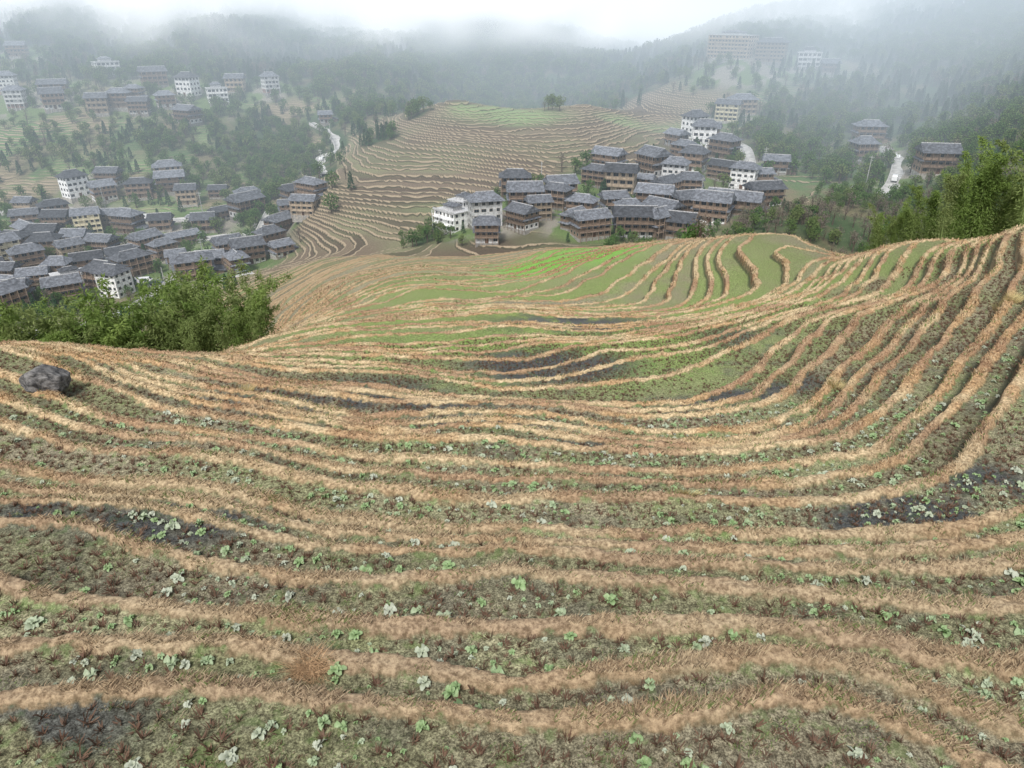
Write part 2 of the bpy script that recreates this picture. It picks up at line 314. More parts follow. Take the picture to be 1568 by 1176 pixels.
mred=wallmat('red_brick_wall',(.38,.22,.18),False)
mglass,nt=mat('window_glass'); OUT(nt,(.03,.04,.05),.15,None,.5)
mframe=simple('window_frame',(.38,.33,.27),.6); mdoor=simple('wooden_door',(.12,.06,.035),.6)
mtile,nt=mat('grey_roof_tiles'); tc=N(nt,'ShaderNodeTexCoord'); nz=NOISE(nt,tc.outputs['Object'],.9,6,.65); oi=N(nt,'ShaderNodeObjectInfo')
wv=N(nt,'ShaderNodeTexWave',wave_type='BANDS',bands_direction='X'); wv.inputs['Scale'].default_value=1.1; LK(nt,tc.outputs['Object'],wv.inputs['Vector'])
wy=N(nt,'ShaderNodeTexWave',wave_type='BANDS',bands_direction='Y'); wy.inputs['Scale'].default_value=.9; LK(nt,tc.outputs['Object'],wy.inputs['Vector'])
f=M(nt,'MULTIPLY',M(nt,'MULTIPLY',MR(nt,nz,.3,.7,.5,1.6),MR(nt,wv.outputs[1],0,1,.75,1.15)),MR(nt,oi.outputs['Random'],0,1,.55,1.8,False))
f=M(nt,'MULTIPLY',f,MR(nt,wy.outputs[1],0,1,.85,1.1))
vm=N(nt,'ShaderNodeVectorMath',operation='SCALE'); vm.inputs[0].default_value=(.096,.102,.114); LK(nt,f,vm.inputs['Scale']); OUT(nt,vm.outputs[0],.7,wv.outputs[1],.25,.4,.05)
mridge=simple('ridge_cap',(.48,.48,.48),.8)
def roof(mb,w_,d_,z0,h,ov,ridge,cx=0,cy=0):
    vs=[]
    for t in [0,.35,.7,1.0]:
        hl=(w_/2+ov)*(1-t)+ridge/2*t; hd=(d_/2+ov)*(1-t); z=z0+h*(t**1.2)
        if t==1.0: vs+=[(cx-hl,cy,z),(cx+hl,cy,z)]
        else: vs+=[(cx-hl,cy-hd,z),(cx+hl,cy-hd,z),(cx+hl,cy+hd,z),(cx-hl,cy+hd,z)]
    fs=[]
    for r in range(2):
        b=r*4
        for i in range(4): fs.append((b+i,b+(i+1)%4,b+4+(i+1)%4,b+4+i))
    b=8; fs+=[(b,b+1,13,12),(b+1,b+2,13),(b+2,b+3,12,13),(b+3,b,12)]
    mb.add(vs,fs,0)
    hl=w_/2+ov; hd=d_/2+ov
    mb.add([(cx-hl,cy-hd,z0),(cx+hl,cy-hd,z0),(cx+hl,cy+hd,z0),(cx-hl,cy+hd,z0),(cx-hl,cy-hd,z0-.18),(cx+hl,cy-hd,z0-.18),(cx+hl,cy+hd,z0-.18),(cx-hl,cy+hd,z0-.18)],
       [(0,4,5,1),(1,5,6,2),(2,6,7,3),(3,7,4,0),(4,7,6,5)],0)
    mb.box(cx-ridge/2,cx+ridge/2,cy-.14,cy+.14,z0+h-.05,z0+h+.22,1)
def skirt(mb,w_,d_,z,out=1.1,drop=.55):
    a=(w_/2+.05,d_/2+.05); b=(w_/2+out,d_/2+out)
    vs=[]
    for (hx_,hy_),zz in ((a,z),(b,z-drop),(b,z-drop-.12),(a,z-.15)):
        vs+=[(-hx_,-hy_,zz),(hx_,-hy_,zz),(hx_,hy_,zz),(-hx_,hy_,zz)]
    fs=[]
    for r in range(3):
        for i in range(4): fs.append((r*4+i,r*4+(i+1)%4,r*4+4+(i+1)%4,r*4+4+i))
    mb.add(vs,[f[::-1] for f in fs],0)
def house(w_,d_,fl,style,rtype,seed):
    r=np.random.default_rng(seed); fh=2.9; Ht=fl*fh
    wm={'wood':[mwood,mwood,mstone],'pale':[mwood2,mwood2,mstone],'white':[mwhite,mwhite,mstone],'mixed':[mwhite,mwood,mstone],'cream':[mcream,mcream,mstone],'red':[mred,mwhite,mstone]}[style]
    wl=MB(); wl.box(-w_/2-.1,w_/2+.1,-d_/2-.1,d_/2+.1,-4,.25,2)
    wl.box(-w_/2,w_/2,-d_/2,d_/2,.25,fh,0); wl.box(-w_/2+.003,w_/2-.003,-d_/2+.003,d_/2-.003,fh,Ht,1)
    for sx in (-1,1):
        for sy in (-1,1): wl.box(sx*w_/2-.14,sx*w_/2+.14,sy*d_/2-.14,sy*d_/2+.14,.25,Ht,1)
    win=MB(); 
    nb=max(3,int(w_/2.6)); ns=max(2,int(d_/2.9))
    door=MB(); door.box(-.75,.75,-d_/2-.08,-d_/2,.25,2.45,0); door.box(-.9,-.75,-d_/2-.12,-d_/2,.25,2.6,1); door.box(.75,.9,-d_/2-.12,-d_/2,.25,2.6,1); door.box(-.75,.75,-d_/2-.12,-d_/2,2.45,2.6,1)
    for k in range(fl):
        z=.25+k*fh
        for side in (-1,1):
            for i in range(nb):
                cx=-w_/2+(i+.5)*w_/nb
                if k==0 and side==-1 and abs(cx)<1.6: continue
                if r.random()<.15: continue
                ww_=.62 if r.random()<.6 else .95
                y_=side*d_/2
                ya,yb=sorted((y_,y_+side*.05)); win.box(cx-ww_-.1,cx+ww_+.1,ya,yb,z+.85,z+2.25,1)
                ya,yb=sorted((y_+side*.02,y_+side*.075)); win.box(cx-ww_,cx-.03,ya,yb,z+.95,z+2.15,0); win.box(cx+.03,cx+ww_,ya,yb,z+.95,z+2.15,0)
            for i in range(ns):
                cy=-d_/2+(i+.5)*d_/ns; x_=side*w_/2
                xa,xb=sorted((x_,x_+side*.05)); win.box(xa,xb,cy-.7,cy+.7,z+.85,z+2.25,1)
                xa,xb=sorted((x_+side*.02,x_+side*.075)); win.box(xa,xb,cy-.6,cy+.6,z+.95,z+2.15,0)
    bal=MB()
    if style in('wood','mixed','pale') or r.random()<.5:
        for k in range(1,fl):
            z=k*fh+.1
            bal.box(-w_/2,w_/2,-d_/2-1.25,-d_/2-.01,z-.16,z,0)
            bal.box(-w_/2,w_/2,-d_/2-1.25,-d_/2-1.17,z+.9,z+1.0,0); bal.box(-w_/2,w_/2,-d_/2-1.24,-d_/2-1.18,z+.4,z+.46,0)
            for i in range(nb*2+1):
                x_=-w_/2+.06+i*(w_-.12)/(nb*2); bal.box(x_-.04,x_+.04,-d_/2-1.25,-d_/2-1.17,z,z+.9,0)
        for i in range(0,nb+1):
            x_=-w_/2+.1+i*(w_-.2)/nb; bal.box(x_-.09,x_+.09,-d_/2-1.44,-d_/2-1.26,-1.5,Ht,0)
    rf=MB(); rh=min(d_*.34,3.4)
    if rtype=='hip': roof(rf,w_,d_,Ht,rh,1.3,w_*.62)
    elif rtype=='gable':
        roof(rf,w_,d_,Ht,rh,1.3,w_+1.6)
        wl.add([(-w_/2-.4,-d_/2,Ht),(-w_/2-.4,d_/2,Ht),(-w_/2-.4,0,Ht+rh*.9)],[(0,2,1)],1); wl.add([(w_/2+.4,-d_/2,Ht),(w_/2+.4,d_/2,Ht),(w_/2+.4,0,Ht+rh*.9)],[(0,1,2)],1)
    else:
        rf.box(-w_/2-.5,w_/2+.5,-d_/2-.5,d_/2+.5,Ht,Ht+.25,1); rf.box(-w_/2-.45,w_/2+.45,-d_/2-.45,-d_/2-.25,Ht+.25,Ht+.95,1); rf.box(-w_/4,w_/4,-d_/4,d_/4,Ht+.25,Ht+2.4,1); roof(rf,w_/2,d_/2,Ht+2.4,1.2,.6,w_*.3)
    if style in('wood','mixed') and fl>=2: skirt(rf,w_,d_,fh*(fl-1)+.05)
    if style in('wood','mixed') and r.random()<.7:
        ww=3.6; x0=w_/2+.16; wl.box(x0,x0+ww,-d_/2+1,d_/2-1,-4,2.6,1)
        rf.add([(x0-.02,-d_/2+.5,3.5),(x0-.02,d_/2-.5,3.5),(x0+ww+.6,d_/2-.5,2.6),(x0+ww+.6,-d_/2+.5,2.6),(x0-.02,-d_/2+.5,3.3),(x0-.02,d_/2-.5,3.3),(x0+ww+.6,d_/2-.5,2.45),(x0+ww+.6,-d_/2+.5,2.45)],[(0,3,2,1),(4,5,6,7),(0,4,7,3),(1,2,6,5),(3,7,6,2)],0)
    return dict(walls=wl.mesh('walls',wm),windows=win.mesh('windows',[mglass,mframe]),door=door.mesh('door',[mdoor,mframe]),balcony=bal.mesh('balcony',[wm[1] if style!='mixed' else mwood]) if bal.v else None,roof=rf.mesh('roof',[mtile,mridge]))
V={}
for i,(a_) in enumerate([(12,8,3,'wood','hip'),(14,9,3,'wood','gable'),(10,8,2,'wood','gable'),(11,9,3,'mixed','hip'),(13,9,3,'mixed','gable'),(12,9,4,'white','hip'),(13,10,3,'white','flat'),(11,8,3,'pale','gable'),(15,9,3,'pale','hip'),(14,9,4,'cream','gable'),(11,9,4,'red','hip'),(22,8,2,'wood','gable'),(32,14,6,'pale','flat'),(22,12,5,'pale','hip'),(9,7,2,'mixed','gable')]):
    V[i]=house(*a_,seed=i)
HC=XY("""-253,380 -232,376 -239,391 -208,373 -224,419 -196,388 -188,374 -178,382 -171,396 -156,395 -150,408 -131,407 -162,368 -192,404 -283,439 -268,400 -200,379
-186,299 -174,306 -151,312 -147,304 -158,298 -136,293 -126,301 -110,292
-194,275 -179,271 -165,267 -149,267 -138,270 -125,254 -121,270 -118,279 -181,247 -167,242 -156,238 -149,246 -178,234 -164,227 -147,216 -141,222 -120,199 -127,223 -151,209 -153,200 -163,254 -87,222 -83,233 -83,245 -83,258 -100,209 -99,220 -84,268 -140,177 -160,274
-8,204 -7,189 1,232 4,218 14,220 16,230 3,200 8,208 21,208 22,193 34,253 29,241 36,234 35,208 35,196 45,207 42,196 59,234 56,244 50,253 66,260 75,252 79,241 80,272 76,287 67,210 77,309 95,325 103,332 48,194 32,219 86,244 45,240 18,198
129,265 138,282 134,226 115,401 131,387 148,381 156,373 -94,371""")
HV=[10,4,1,7,6,0,4,3,5,6,7,10,4,1,1,5,0, 5,4,8,1,0,7,2,0, 1,4,9,0,2,11,2,14,0,3,7,4,9,0,3,1,5,0,4,0,2,4,0,1,2,0,2,2,4,7, 5,3,0,1,0,2,4,7,0,1,1,0,7,0,4,1,0,3,5,4,3,1,5,0,5,11,5,9,8,2,14,14,14,2, 3,0,1,12,13,6,2,14]
HR=[10,-8,5,0,10,-15,10,20,-10,10,0,15,-30,15,5,10,-10, 12,-5,0,5,-10,10,-10,15, 10,-10,5,-20,0,25,-10,20,-15,10,20,-20,10,30,-15,10,-25,15,5,-15,10,20,35,40,20,20,10,0,10,-10, 15,-10,-20,10,-30,10,-35,20,-25,15,-30,-35,-25,20,15,-15,10,-25,-20,-30,-15,-20,-10,-20,-10,-5,20,-10,-10,0,10,10,-20,30, 20,20,-10,-15,-12,-10,-10,0]
hl=[(c[0],c[1],v_,r_) for c,v_,r_ in zip(HC,HV,HR)]
allroad=np.concatenate(roadpts)
vc=XY(VC); vr=XY(VR)
for _ in range(2600):
    k=rng.integers(16,27) if rng.random()<.25 else rng.integers(0,9); r_=vr[k][0]
    x_=vc[k][0]+rng.normal()*r_*.6; y_=vc[k][1]+rng.normal()*r_*.6
    if min((x_-h_[0])**2+(y_-h_[1])**2 for h_ in hl)<10.2**2: continue
    if np.min((allroad[:,0]-x_)**2+(allroad[:,1]-y_)**2)<7**2: continue
    if hz(x_,y_,vil)<.35 or len(hl)>136: continue
    if (x_+113)**2/15**2+(y_-256)**2/12**2<1: continue
    hl.append((x_,y_,int(rng.choice([0,1,2,4,3,4,1,6,7,0,14,14])),rng.normal()*25))
vn={0:'timber_stilt_house',1:'timber_stilt_house',2:'timber_farmhouse',3:'timber_and_plaster_house',4:'timber_and_plaster_house',5:'white_plaster_house',6:'flat_roofed_white_house',7:'timber_farmhouse',8:'timber_guesthouse',9:'cream_guesthouse',10:'red_brick_house',11:'long_timber_hall',12:'hillside_hotel',13:'hillside_hotel',14:'timber_cottage'}
for (x_,y_,vi,rot) in hl:
    e=bpy.data.objects.new(vn[vi],None); bpy.context.scene.collection.objects.link(e)
    e.location=(x_,y_,hz(x_,y_)+.3); e.rotation_euler=(0,0,math.radians(rot+rng.normal()*12)-math.atan2(x_,y_)*.5)
    s_=(.62+.20*rng.random())*(1.0 if y_<330 else 1.05); e.scale=(s_*(.86+.24*rng.random()),s_,s_*(.86+.16*rng.random()))
    for pn,m_ in V[vi].items():
        if m_ is not None: link(pn,m_,e)
# ---------------- vehicles and poles
def paint(name,col):
    m,nt=mat(name); OUT(nt,col,.3,None,.5); return m
mpw,mps,mpd=paint('white_car_paint',(.75,.75,.75)),paint('silver_car_paint',(.4,.41,.43)),paint('dark_car_paint',(.05,.06,.09))
mtyre,nt=mat('tyre_rubber'); OUT(nt,(.02,.02,.02),.8)
def carmesh(pm,van):
    mb=MB(); prof=[(-2.2,.35),(2.15,.35),(2.2,.75),(1.95,.95),(1.2,1.02),(.55,1.5),(-1.3,1.52),(-2.0,1.05),(-2.22,.9)] if not van else [(-2.3,.35),(2.2,.35),(2.3,.9),(2.0,1.15),(1.3,1.85),(-2.1,1.95),(-2.3,1.6)]
    k=len(prof); vs=[(x,-.88 if z<1.1 else -.74,z) for x,z in prof]+[(x,.88 if z<1.1 else .74,z) for x,z in prof]
    mb.add(vs,[tuple(range(k)),tuple(range(2*k-1,k-1,-1))]+[(i,i+k,(i+1)%k+k,(i+1)%k) for i in range(k)],0)
    zt=1.40 if not van else 1.72
    for s in (-1,1): mb.add([(-1.5,s*.885,1.08),(.85,s*.885,1.08),(.45,s*.80,zt),(-1.15,s*.80,zt)],[(0,1,2,3)],1)
    mb.add([(1.2,-.72,1.06),(1.2,.72,1.06),(.62,.64,1.47),(.62,-.64,1.47)] if not van else [(1.95,-.76,1.22),(1.95,.76,1.22),(1.38,.68,1.80),(1.38,-.68,1.80)],[(0,1,2,3)],1)
    for wx in (-1.35,1.35):
        for s in (-1,1):
            c=[(wx+.33*math.cos(t*math.pi/5),s*.75,.33+.33*math.sin(t*math.pi/5)) for t in range(10)]+[(wx+.33*math.cos(t*math.pi/5),s*.93,.33+.33*math.sin(t*math.pi/5)) for t in range(10)]
            mb.add(c,[tuple(range(10)),tuple(range(19,9,-1))]+[(i,(i+1)%10,(i+1)%10+10,i+10) for i in range(10)],2)
    return mb.mesh('car',[pm,mglass,mtyre])
cms=[carmesh(mpw,False),carmesh(mps,False),carmesh(mpd,False),carmesh(mpw,True)]
for i,(x_,y_,r_,ci) in enumerate([(-121.5,213,20,0),(-118,212,18,3),(-124.5,214.6,22,1),(-127.5,216,25,0),(-113,209,10,2),(-107.6,200,95,0),(-131,281,5,1),(-150,281,8,3),(-86,325,80,0),(124.5,230,60,3),(138,257,65,0),(-99,166,50,1)]):
    o=link('parked_van' if ci==3 else 'parked_car',cms[ci]); o.location=(x_,y_,hz(x_,y_)+.16); o.rotation_euler=(0,0,math.radians(r_))
mconc=simple('concrete_pole',(.4,.4,.38),.8)
pb=MB()
for i in range(8):
    a0,a1=i*math.pi/4,(i+1)*math.pi/4
    pb.add([(.16*math.cos(a0),.16*math.sin(a0),-1),(.16*math.cos(a1),.16*math.sin(a1),-1),(.09*math.cos(a1),.09*math.sin(a1),9),(.09*math.cos(a0),.09*math.sin(a0),9)],[(0,1,2,3)])
pb.box(-1,1,-.06,.06,8.2,8.35); pb.box(-.7,.7,-.06,.06,7.4,7.52)
for x_ in (-.9,-.3,.3,.9): pb.box(x_-.05,x_+.05,-.05,.05,8.35,8.6)
pm_=pb.mesh('utility_pole',[mconc])
for x_,y_ in [(-95,180),(-104,226),(-90,240),(-170,290),(-128,286),(-80,300),(-86,345),(60,222),(90,255),(118,235),(10,240)]:
    o=link('utility_pole',pm_); o.location=(x_,y_,hz(x_,y_)); o.rotation_euler=(0,0,rng.random()*3)
# ---------------- instancing
def instancer(name,protos,pos_,rotv,scl,idxs):
    me=bpy.data.meshes.new(name); me.vertices.add(len(pos_)); me.vertices.foreach_set('co',np.asarray(pos_,np.float32).ravel())
    a_=me.attributes.new('rot','FLOAT_VECTOR','POINT'); a_.data.foreach_set('vector',np.asarray(rotv,np.float32).ravel())
    a_=me.attributes.new('scl','FLOAT','POINT'); a_.data.foreach_set('value',np.asarray(scl,np.float32))
    a_=me.attributes.new('idx','INT','POINT'); a_.data.foreach_set('value',np.asarray(idxs,np.int32))
    o=link(name,me)
    col=bpy.data.collections.new(name+'_parts')
    for i,pm in enumerate(protos):
        po=bpy.data.objects.new(f'{name}_part_{i:02d}',pm); col.objects.link(po)
    g=bpy.data.node_groups.new(name,'GeometryNodeTree')
    g.interface.new_socket('Geometry',in_out='INPUT',socket_type='NodeSocketGeometry'); g.interface.new_socket('Geometry',in_out='OUTPUT',socket_type='NodeSocketGeometry')
    gi=g.nodes.new('NodeGroupInput'); go=g.nodes.new('NodeGroupOutput'); ip=g.nodes.new('GeometryNodeInstanceOnPoints'); ci=g.nodes.new('GeometryNodeCollectionInfo')
    ci.inputs['Collection'].default_value=col; ci.inputs['Separate Children'].default_value=True; ci.inputs['Reset Children'].default_value=True
    def na(n_,t): 
        k=g.nodes.new('GeometryNodeInputNamedAttribute'); k.data_type=t; k.inputs['Name'].default_value=n_; return k.outputs['Attribute']
    e2r=g.nodes.new('FunctionNodeEulerToRotation')
    g.links.new(gi.outputs[0],ip.inputs['Points']); g.links.new(ci.outputs[0],ip.inputs['Instance']); ip.inputs['Pick Instance'].default_value=True
    g.links.new(na('idx','INT'),ip.inputs['Instance Index']); g.links.new(na('rot','FLOAT_VECTOR'),e2r.inputs[0]); g.links.new(e2r.outputs[0],ip.inputs['Rotation'])
    g.links.new(na('scl','FLOAT'),ip.inputs['Scale']); g.links.new(ip.outputs[0],go.inputs[0])
    md=o.modifiers.new('scatter','NODES'); md.node_group=g; return o
def leafmat(name,c1,c2,c3,tr=.25):
    m,nt=mat(name); oi=N(nt,'ShaderNodeObjectInfo'); tc=N(nt,'ShaderNodeTexCoord')
    nz=NOISE(nt,tc.outputs['Object'],.8,3); c=MIX(nt,MR(nt,nz,.35,.65),c1,c2); c=MIX(nt,MR(nt,oi.outputs['Random'],.4,1,0,.8,False),c,c3)
    OUT(nt,c,.7,None,.25,trans=tr); return m
ml1=leafmat('broadleaf_foliage',(.055,.12,.03),(.12,.20,.05),(.18,.22,.075)); ml2=leafmat('conifer_foliage',(.028,.075,.035),(.055,.12,.05),(.065,.125,.05)); mbam=leafmat('bamboo_foliage',(.14,.22,.05),(.27,.36,.095),(.24,.28,.11),.4); mdry=leafmat('bare_shrub_twigs',(.16,.135,.11),(.23,.19,.15),(.17,.18,.10))
mbark=simple('bark',(.12,.09,.07),.9,4); mculm=simple('bamboo_culm',(.20,.26,.09),.5,3)
def tube(mb,pts,rads,m=0,k=5):
    vs=[];fs=[]
    for i,(p,r_) in enumerate(zip(pts,rads)):
        for j in range(k):
            a_=2*math.pi*j/k; vs.append((p[0]+r_*math.cos(a_),p[1]+r_*math.sin(a_),p[2]))
    for i in range(len(pts)-1):
        for j in range(k): fs.append((i*k+j,i*k+(j+1)%k,(i+1)*k+(j+1)%k,(i+1)*k+j))
    mb.add(vs,fs,m)
def leafquad(mb,c,d_,l,wd,r,m=1):
    d_=d_/(np.linalg.norm(d_)+1e-9); s_=np.cross(d_,r.normal(size=3)); s_/=np.linalg.norm(s_)+1e-9
    mb.add([c-s_*wd*.15,c+d_*l*.5-s_*wd*.5,c+d_*l,c+d_*l*.5+s_*wd*.5],[(0,1,2,3)],m)
def broadleaf(seed,dens=420,mats=None,lsz=.085):
    r=np.random.default_rng(seed); mb=MB()
    tube(mb,[(0,0,-.1),(.01,0,.2),(.03*r.normal(),.02,.45),(0,0,.7)],[.035,.028,.02,.008])
    lobes=[]
    for i in range(9):
        a_=r.random()*6.28; rr=.10+.2*r.random(); z=.35+.5*r.random(); lobes.append((np.array([rr*math.cos(a_),rr*math.sin(a_),z]),.11+.09*r.random()))
        tube(mb,[(0,0,.25+.3*r.random()),tuple(lobes[-1][0])],[.014,.005],0,3)
    lobes.append((np.array([0,0,.88]),.13))
    for i in range(dens):
        c,R=lobes[r.integers(len(lobes))]; dv=r.normal(size=3); dv/=np.linalg.norm(dv); p=c+dv*R*(.55+.5*r.random())
        leafquad(mb,p,dv+r.normal(size=3)*.6+np.array([0,0,-.2]),lsz*(.7+.7*r.random()),lsz*.75,r)
    return mb.mesh('tree_part',mats or [mbark,ml1])
def conifer(seed):
    r=np.random.default_rng(seed); mb=MB(); tube(mb,[(0,0,-.1),(0,0,.5),(0,0,.98)],[.025,.016,.004])
    for i in range(420):
        z=.15+.83*r.random()**.85; R=.24*(1-z)**.8*(.6+.5*r.random())*(1+.25*math.sin(z*40)); a_=r.random()*6.28
        p=np.array([R*.6*math.cos(a_),R*.6*math.sin(a_),z]); leafquad(mb,p,np.array([math.cos(a_),math.sin(a_),-.45]),.10*(1.2-z*.6),.045,r)
    return mb.mesh('tree_part',[mbark,ml2])
def bamboo(seed,nc_=3,nl=380,ls=.038,lw=.0115,rad=.11,lean=.12):
    r=np.random.default_rng(seed); mb=MB()
    for c in range(nc_):
        a_=r.random()*6.28; ba=np.array([math.cos(a_),math.sin(a_)])*.07*r.random(); ln=r.normal(size=2)*lean; pts=[]
        hh=.66+.34*r.random()
        for i in range(9):
            t=i/8; pts.append((ba[0]+ln[0]*t**2.2*1.4,ba[1]+ln[1]*t**2.2*1.4,hh*(t-.14*t**4)))
        tube(mb,pts,[.005*(1-t/9.5) for t in range(9)],0,4)
        for i in range(nl):
            t=.15+.85*r.random()**.8; k=min(int(t*8),7); f_=t*8-k; p=np.array(pts[k])*(1-f_)+np.array(pts[k+1])*f_
            R=rad*(1.15-t*.85)*(.7+.5*math.sin(t*37+c)); dv=r.normal(size=3); dv[2]*=.5; dv/=np.linalg.norm(dv)
            leafquad(mb,p+dv*abs(R)*r.random()**.5,dv*.9+np.array([0,0,-.4])+r.normal(size=3)*.4,ls*(.7+.6*r.random()),lw,r)
    return mb.mesh('bamboo_part',[mculm,mbam])
protos=[broadleaf(1),broadleaf(2),broadleaf(3),conifer(4),conifer(5),broadleaf(6,170,[mbark,mdry],.06)]
hxy=np.array([(a_,b_) for a_,b_,_,_ in hl])
def clear(px_,py_,dist):
    ok=np.ones(len(px_),bool)
    for c in hxy: ok&=((px_-c[0])**2+(py_-c[1])**2)>dist**2
    for c in allroad: ok&=((px_-c[0])**2+(py_-c[1])**2)>9
    return ok
nc=135000
fx=rng.uniform(-520,520,nc); fy=rng.uniform(100,700,nc); ok=np.abs(fx/(fy+8))<1.05
fx=fx[ok];fy=fy[ok]
fp=samp(forest,fx,fy); keep=rng.random(len(fx))<fp*.5; fx=fx[keep];fy=fy[keep]
gx=rng.uniform(-260,220,11000); gy=rng.uniform(150,400,11000); kp=rng.random(11000)<samp(np.clip(vil,0,1),gx,gy)*.32+ (samp(left,gx,gy)+samp(right,gx,gy))*.06
fx=np.concatenate([fx,gx[kp]]);fy=np.concatenate([fy,gy[kp]])
ok=clear(fx,fy,6.0); fx=fx[ok];fy=fy[ok]; nf=len(fx)
ty=fbm(fx/35,fy/35,2,200); r_=rng.random(nf)
ti=np.where(ty+(r_-.5)*.5>.62,3+rng.integers(0,2,nf),rng.integers(0,3,nf)); ti=np.where((rng.random(nf)<.12)|((fx>60)&(fy<200)&(rng.random(nf)<.65)),5,ti)
sc=np.where(fy<230,2.8,4.2)+2.6*rng.random(nf)+ss(380,450,fy)*1.5
instancer('distant_forest_trees',protos,np.stack([fx,fy,samp(Z,fx,fy)-.1],1),np.stack([np.zeros(nf),np.zeros(nf),rng.random(nf)*6.28],1),sc,ti)
bx=np.concatenate([rng.uniform(-47,-22.5,85),rng.uniform(40,100,420)]); by=np.concatenate([rng.uniform(54,64,85),rng.uniform(62,104,420)])
k=(bx<0)|((by>bx*.9+18)&(bx/by>.53)); bx=bx[k];by=by[k]; nb_=len(bx)
bzz=samp(H,bx,by)
bs=np.where(bx<0,np.clip(-20.3-bzz+5.0*(fbm(bx/3,by/3,2,9)-.5),4.0,11.5),8.0+9*np.clip(bx/by-.57,0,.3)/.2)*(.9+.25*rng.random(nb_))
bi=np.where(bx<0,rng.integers(0,4,nb_),rng.integers(4,7,nb_))
instancer('bamboo_grove',[bamboo(1),bamboo(2),bamboo(3),bamboo(4),bamboo(5,3,900,.022,.0065,.085,.07),bamboo(6,3,900,.022,.0065,.085,.07),bamboo(7,2,1100,.022,.0065,.095,.06)],np.stack([bx,by,bzz-.2],1),np.stack([rng.normal(size=nb_)*.06,rng.normal(size=nb_)*.06,rng.random(nb_)*6.28],1),bs,bi)
sx_=rng.uniform(30,66,130); sy_=rng.uniform(112,155,130)
instancer('bare_hillside_shrubs',[protos[5],protos[0]],np.stack([sx_,sy_,samp(H,sx_,sy_)-.1],1),np.stack([0*sx_,0*sx_,rng.random(130)*6.28],1),3.5+3.5*rng.random(130),(rng.random(130)<.25).astype(int))
# ---------------- grass on bunds (one mesh)
mgr,nt=mat('dry_grass'); a_=N(nt,'ShaderNodeAttribute',attribute_name='bc'); OUT(nt,a_.outputs['Color'],.8,None,.1,trans=.3)
def bladegeo(x,y,z,ln,wd,lean,ang,m_):
    b0=np.stack([x,y,z-.01],1); pr=np.stack([-np.sin(ang+1),np.cos(ang+1),np.zeros(m_)],1)
    mid=b0+lean*ln[:,None]*.55; tip=b0+lean*ln[:,None]+np.stack([lean[:,0],lean[:,1],-.35*np.ones(m_)],1)*ln[:,None]*.35
    vs=np.stack([b0-pr*wd[:,None],b0+pr*wd[:,None],mid+pr*wd[:,None]*.7,tip,mid-pr*wd[:,None]*.7],1).reshape(-1,3)
    ii=np.arange(m_)[:,None]*5
    return vs,np.concatenate([ii+np.array([0,1,2]),ii+np.array([0,2,4]),ii+np.array([4,2,3])])
def blades(name,N_,Lmin,Lmax,fieldmode):
    wv_=rng.uniform(-1.2,1.2,N_); Lv=rng.uniform(Lmin,Lmax,N_); yy=np.exp(Lv); x=wv_*yy; y=yy-8
    T_=samp(T,x,y); W_=samp(W,x,y); B_=samp(BW,x,y); A_=samp(AMP,x,y); f_=T_-np.floor(T_); d_=f_*W_; u_=(1-f_)*W_
    tuf=fbm(x/.35,y/.35,2,300); big=fbm(x/2.0,y/2.0,2,333)
    if fieldmode: k=(d_>B_*1.0)&(u_>.3)&(A_>.5)&(tuf>.60)
    else: k=((d_<B_*(.4+.75*tuf))|(u_<.05))&(A_>.5)&(tuf+big*.7>.76)
    x=x[k];y=y[k];yy=yy[k];tuf=tuf[k];big=big[k]
    m_=len(x); gx_=samp(hx,x,y); gy_=samp(hy,x,y); gn=np.sqrt(gx_**2+gy_**2)+1e-6
    z=samp(Z,x,y)
    ln=(.065+.0016*yy)*(.5+.9*rng.random(m_))*(.3+1.6*big)
    if fieldmode: ln=ln*.55
    wd=.0006*yy*(.6+.8*rng.random(m_))
    ang=rng.random(m_)*6.28
    lean=np.stack([np.cos(ang)*.6-gx_/gn*.5,np.sin(ang)*.6-gy_/gn*.5,.35+.5*rng.random(m_)],1)
    lean/=np.linalg.norm(lean,axis=1)[:,None]
    if fieldmode: base=np.array([.18,.24,.09])*(.6+.8*rng.random((m_,1))); dr=rng.random(m_)<.5; base[dr]=np.array([.36,.30,.20])
    else:
        base=np.stack([samp(bund[...,c],x,y) for c in range(3)],1)*(.6+.7*rng.random((m_,1)))
        rr=rng.random(m_); pc=fbm(x/.8,y/.8,2,310)
        base[(rr<.26)]=base[(rr<.26)]*.4+np.array([.64,.52,.34])*.6
        gsel=(rr>.78)&(pc>.5); base[gsel]=np.array([.17,.22,.075])
        dsel=(rr>.58)&(rr<.72); base[dsel]=base[dsel]*.4
    vs,tr=bladegeo(x,y,z,ln,wd,lean,ang,m_)
    link(name,mesh_np(name,vs,tr,[mgr],False,{'bc':np.repeat(base,5,axis=0)}))
blades('dry_bund_grass',1900000,math.log(11),math.log(120),False)
blades('field_weeds',600000,math.log(11),math.log(60),True)
